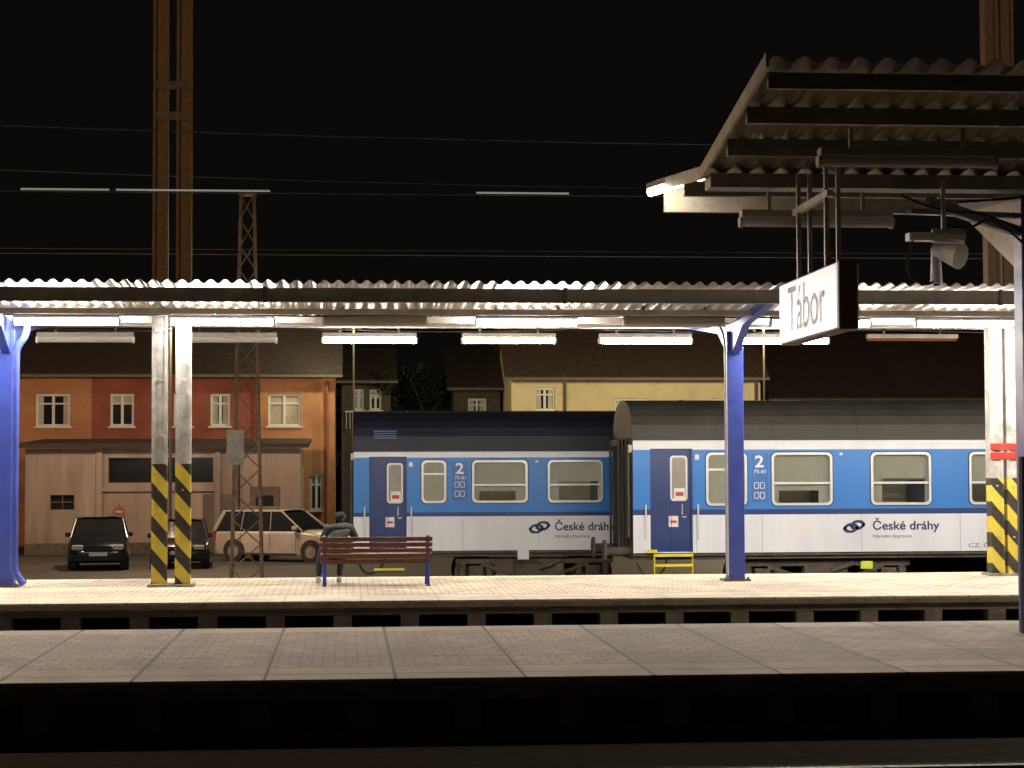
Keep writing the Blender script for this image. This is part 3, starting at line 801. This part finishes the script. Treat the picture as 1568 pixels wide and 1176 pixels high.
ts = group('traffic_sign', (-7.5,66,-.7))
MB().cyl((-7.5,66,-.7),(-7.5,66,1.1),.03).make('post', M['steeld'], ts)
MB().cyl((-7.5,65.93,.8),(-7.5,65.96,.8),.2,n=24).make('disc', M['signred'], ts)
MB().box(-7.62,-7.38,65.91,65.929,.76,.84).make('bar', M['signbar'], ts)

hc = [(7.7,8.55,4.55,5.5),(11.0,12.4,4.2,5.05),(14.9,16.2,4.2,5.05),(9.5,10.3,.8,2.2)]
h2 = house('cream_house', 6.75, 17.1, 80, -.7, 5.85, M['cream'], hc, ridge=3.0)
MB().box(8.9,9.0,79.92,79.999,-.7,5.7).box(16.85,17.0,79.92,79.999,-.7,5.7).make('wall_edges', M['concd'], h2)
h3 = house('small_house', 4.6, 6.6, 84, -.7, 5.6, M['concd'], [(5.2,6.0,4.3,5.2)], ridge=1.8, dep=6)
h4 = house('small_house', -.2, 1.9, 84, -.7, 5.9, M['concd'], [(.3,.75,4.7,5.6),(1.0,1.5,4.7,5.6)], ridge=1.5, dep=6)
b = MB()
for i in range(9): b.box(.0+i*.15,.03+i*.15,83.6,83.63,3.9,4.6)
b.box(-.05,1.3,83.59,83.64,4.6,4.66); b.make('balcony_railing', M['white'], h4)
h5 = house('dark_house', 18.5, 34, 86, -.7, 5.2, M['concd'], [(21,22.2,3.2,4.4),(26,27.2,3.2,4.4)], ridge=3)

# ------------------------------------------------------------------ trees
def tree(x, y, h, r, mt, n=5200, name='broadleaf_tree'):
    p = group(name, (x,y,-.7))
    b = MB(); b.cyl((x,y,-.7),(x+.1,y,h*.45),.22,.13)
    for i in range(9):
        a = i*2.4; z = h*(.35+.05*i)
        q = (x+math.cos(a)*r*.6, y+math.sin(a)*r*.6, z+h*.2); b.cyl((x+.08,y,z),q,.08,.03,8)
    b.make('trunk', M['bark'], p)
    cl = [(x+random.gauss(0,r*.45), y+random.gauss(0,r*.45), h*random.uniform(.45,.95), random.uniform(.35,.9)) for _ in range(26)]
    b = MB()
    for _ in range(n):
        cx,cy,cz,cr = random.choice(cl)
        d = Vector((random.gauss(0,1),random.gauss(0,1),random.gauss(0,.8))).normalized()*cr*random.random()**.4
        c = Vector((cx,cy,cz))+d
        u = Vector((random.gauss(0,1),random.gauss(0,1),random.gauss(0,1))).normalized(); v = u.orthogonal().normalized()
        s = random.uniform(.06,.13)
        b.quad(c-u*s,c+v*s*.6,c+u*s,c-v*s*.6)
    b.make('crown', mt, p)
tree(3.3,86,6.8,1.9,M['leafd']); tree(4.6,87,6.0,1.4,M['leafd'],3500); tree(1.9,90,7.0,1.5,M['leafd'],3500)
dt = MB()
for _ in range(9000):
    x = random.uniform(-60,90); hh = 5.5+1.5*math.sin(x*.35)+1.2*math.sin(x*.9+1)
    c = Vector((x, 104+random.gauss(0,1.5), random.uniform(-.7,max(hh,1))))
    u = Vector((random.gauss(0,1),random.gauss(0,1),random.gauss(0,1))).normalized(); v = u.orthogonal().normalized(); s = random.uniform(.25,.5)
    dt.quad(c-u*s,c+v*s*.6,c+u*s,c-v*s*.6)
dt.make('distant_trees', M['leafd'])

# ------------------------------------------------------------------ cars
def car(x, y, z, rot, L_, W, H, paint, wagon=False):
    p = group('parked_car', (x,y,z))
    CUR[0] = Matrix.Translation((x,y,z)) @ Matrix.Rotation(rot,4,'Z')
    hw_ = W/2; f = L_/2
    sh = H*.6
    body = [(-f,.32),(-f+.04,.55),(-f+.02,sh*.92),(-f+.15,sh),(f*.42,sh+.0),(f*.70,sh*.93),(f*.88,sh*.84),(f-.04,sh*.72),(f,.5),(f-.03,.26),(f*.85,.2),(-f*.9,.2)]
    vs = []; n = len(body)
    rows = (-1,-.95,-.75,-.4,.4,.75,.95,1)
    for r_ in rows:
        for (a,c) in body:
            k = 1-.10*(abs(a)/f)**4
            zz = c
            if abs(r_) == 1: zz = .24+(c-.24)*.9
            elif abs(r_) > .9: zz = .24+(c-.24)*.97
            elif abs(r_) < .5 and c > .6: zz = c+.03
            aa = a*(1-.05*abs(r_)**3)
            vs.append((aa, r_*hw_*k, zz))
    fs = [tuple(range(n))[::-1], tuple((len(rows)-1)*n+i for i in range(n))]
    for j in range(len(rows)-1):
        for i in range(n):
            q = (i+1)%n
            fs.append((j*n+i,j*n+q,(j+1)*n+q,(j+1)*n+i))
    MB().add(vs,fs).make('body', paint, p, bevel=.03, smooth=True)
    rb = -f+.12 if wagon else -f+.2
    rt = -f+.42 if wagon else -f+.6
    ca = [(rb,sh-.02),(rt,H-.04),(rt+.4,H-.01),(f*.02,H-.01),(f*.14,H-.06),(f*.50,sh-.03)]
    vs = []
    pts = [(a,c-.02) for a,c in ca]
    for s in (-1,1):
        for a,c in pts:
            t = (c-sh)/(H-sh); vs.append((a,s*hw_*(.93-.17*max(t,0)),c))
    k = len(pts)
    fs = [tuple(range(k)), tuple(range(k,2*k))[::-1]] + [(i,k+i,k+(i+1)%k,(i+1)%k) for i in range(k)]
    MB().add(vs,fs).make('glasshouse', M['dglass'], p, bevel=.03)
    rp = []
    for i in range(7):
        t = i/6; xx = rt+(f*.14-rt)*t
        rp.append((xx, H-.045+.05*math.sin(math.pi*(.15+.7*t))))
    wt = hw_*.76
    vs = []
    for s_ in (-1,-.6,0,.6,1):
        for a,c in rp: vs.append((a, s_*wt, c-(.03 if abs(s_)==1 else 0)))
    fs = []
    for j in range(4):
        for i in range(6): fs.append((j*7+i,j*7+i+1,(j+1)*7+i+1,(j+1)*7+i))
    MB().add(vs,fs).make('roof_panel', paint, p, smooth=True)
    b = MB()
    for s in (-1,1):
        def P(a,c):
            t=(c-sh)/(H-sh); return (a, s*(hw_*.94-hw_*.18*t), c)
        b.beam(P(rb,sh-.02),P(rt,H-.05),.07,.11); b.beam(P(f*.50,sh-.02),P(f*.13,H-.06),.05,.05)
        b.beam(P(-f*.02,sh),P(-f*.04,H-.03),.03,.07); b.beam(P(-f*.5,sh),P(-f*.48,H-.03),.03,.09)
        b.beam(P(rt,H-.05),P(f*.13,H-.05),.05,.05)
    b.make('roof_pillars', paint, p, bevel=.015)
    if wagon:
        MB().beam((rt+.1,-wt+.08,H+.06),(f*.05,-wt+.08,H+.06),.03,.03).beam((rt+.1,wt-.08,H+.06),(f*.05,wt-.08,H+.06),.03,.03).make('roof_rails', M['steeld'], p)
    b = MB(); r2 = MB(); ar = MB()
    for wx in (-f*.62,f*.64):
        for s in (-1,1):
            y0 = s*(hw_-.18); y1 = s*(hw_+.005)
            b.cyl((wx,y0,.31),(wx,y1,.31),.31,n=24); r2.cyl((wx,y1,.31),(wx,s*(hw_+.012),.31),.19,n=16)
            ar.cyl((wx,s*(hw_-.25),.33),(wx,s*(hw_-.002),.33),.37,n=24)
    ar.make('wheel_arches', M['rubber'], p); b.make('tyres', M['rubber'], p); r2.make('rims', M['steeln'], p)
    b = MB()
    for s in (-1,1):
        for xx in (-f*.5,-f*.03,f*.4):
            b.box(xx,xx+.012,s*(hw_+.001)-.004,s*(hw_+.001)+.004,.33,sh*.9)
        b.box(-f*.42,f*.42,s*hw_-.03,s*hw_+.004,.2,.27)
    b.make('door_seams', M['rubber'], p)
    b = MB()
    for s in (-1,1): b.box(f-.2,f-.03,s*hw_*.66-.17,s*hw_*.66+.15,sh*.64,sh*.80)
    b.make('headlights', M['frost'], p, bevel=.04)
    b = MB()
    for s in (-1,1): b.box(-f-.005,-f+.1,s*hw_*.8-.08,s*hw_*.8+.08,sh*.7,sh*.95)
    b.make('tail_lights', M['red'], p, bevel=.02)
    MB().box(f-.05,f+.015,-.42,.42,sh*.58,sh*.7).box(f-.05,f+.01,-.5,.5,.28,.38).make('grille', M['rubber'], p)
    MB().box(f+.016,f+.03,-.26,.26,.42,.53).make('number_plate', M['white'], p)
    b = MB()
    for s in (-1,1): b.box(f*.36,f*.44,s*(hw_+.03)-.08,s*(hw_+.03)+.08,sh+.02,sh+.15)
    b.make('mirrors', paint, p, bevel=.03)
    CUR[0] = Matrix.Identity(4)
    return p
pb = mat('car_paint_black',(.012,.014,.02),.2,var=.1,bump=0,coat=1)
pb2 = mat('car_paint_dark_grey',(.02,.02,.022),.25,var=.1,bump=0,coat=1)
pw = mat('car_paint_white',(.42,.37,.33),.3,var=.2,bump=0,coat=.8)
car(-7.28,59.0,-.69,math.radians(-84),3.9,1.72,1.52,pb)
car(-4.95,59.6,-.69,math.radians(-86),3.9,1.70,1.42,pb2)
car(-1.9,62.5,-.69,math.radians(-30),4.5,1.78,1.62,pw,True)

# ------------------------------------------------------------------ street lamps, plus added yard lamps
def street_lamp(x, y, z0, z, P, c, r=.15, name='street_lamp'):
    p = group(name, (x,y,z0))
    MB().cyl((x,y,z0),(x,y,z+.15),.05,.035).make('pole', M['steeld'], p)
    MB().box(x-.12,x+.12,y-.45,y+.05,z+.1,z+.2).make('head', M['steeld'], p, bevel=.03)
    MB().box(x-.09,x+.09,y-.42,y-.1,z+.08,z+.099).make('lens', emis('street_lamp_lens',c,8), p)
    l = bpy.data.lights.new(name+'_light','POINT'); l.energy = P; l.color = c; l.shadow_soft_size = r
    o = bpy.data.objects.new('light', l); attach(o, p); o.location = (x,y-.26,z-.12)
street_lamp(-5.3,60,-.7,7.2,3000,(1,.68,.44))
street_lamp(-16,58,-.7,7.3,2600,(1,.66,.38))
street_lamp(15.1,70,-.7,7.9,3800,(1,.8,.48))
street_lamp(.28,74,-.7,7.9,700,(.9,.95,.6))
street_lamp(21.2,90,-.7,6.3,60,(1,.9,.75))
street_lamp(-14,23.3,0,9.5,2600,(1,.72,.44),.3,'added_yard_lamp')  # unseen lamp added to light masts, platforms and train
street_lamp(21,23.5,0,9.5,1500,(1,.8,.58),.3,'added_yard_lamp')  # mirrored lamp, also added out of view for train side and platform
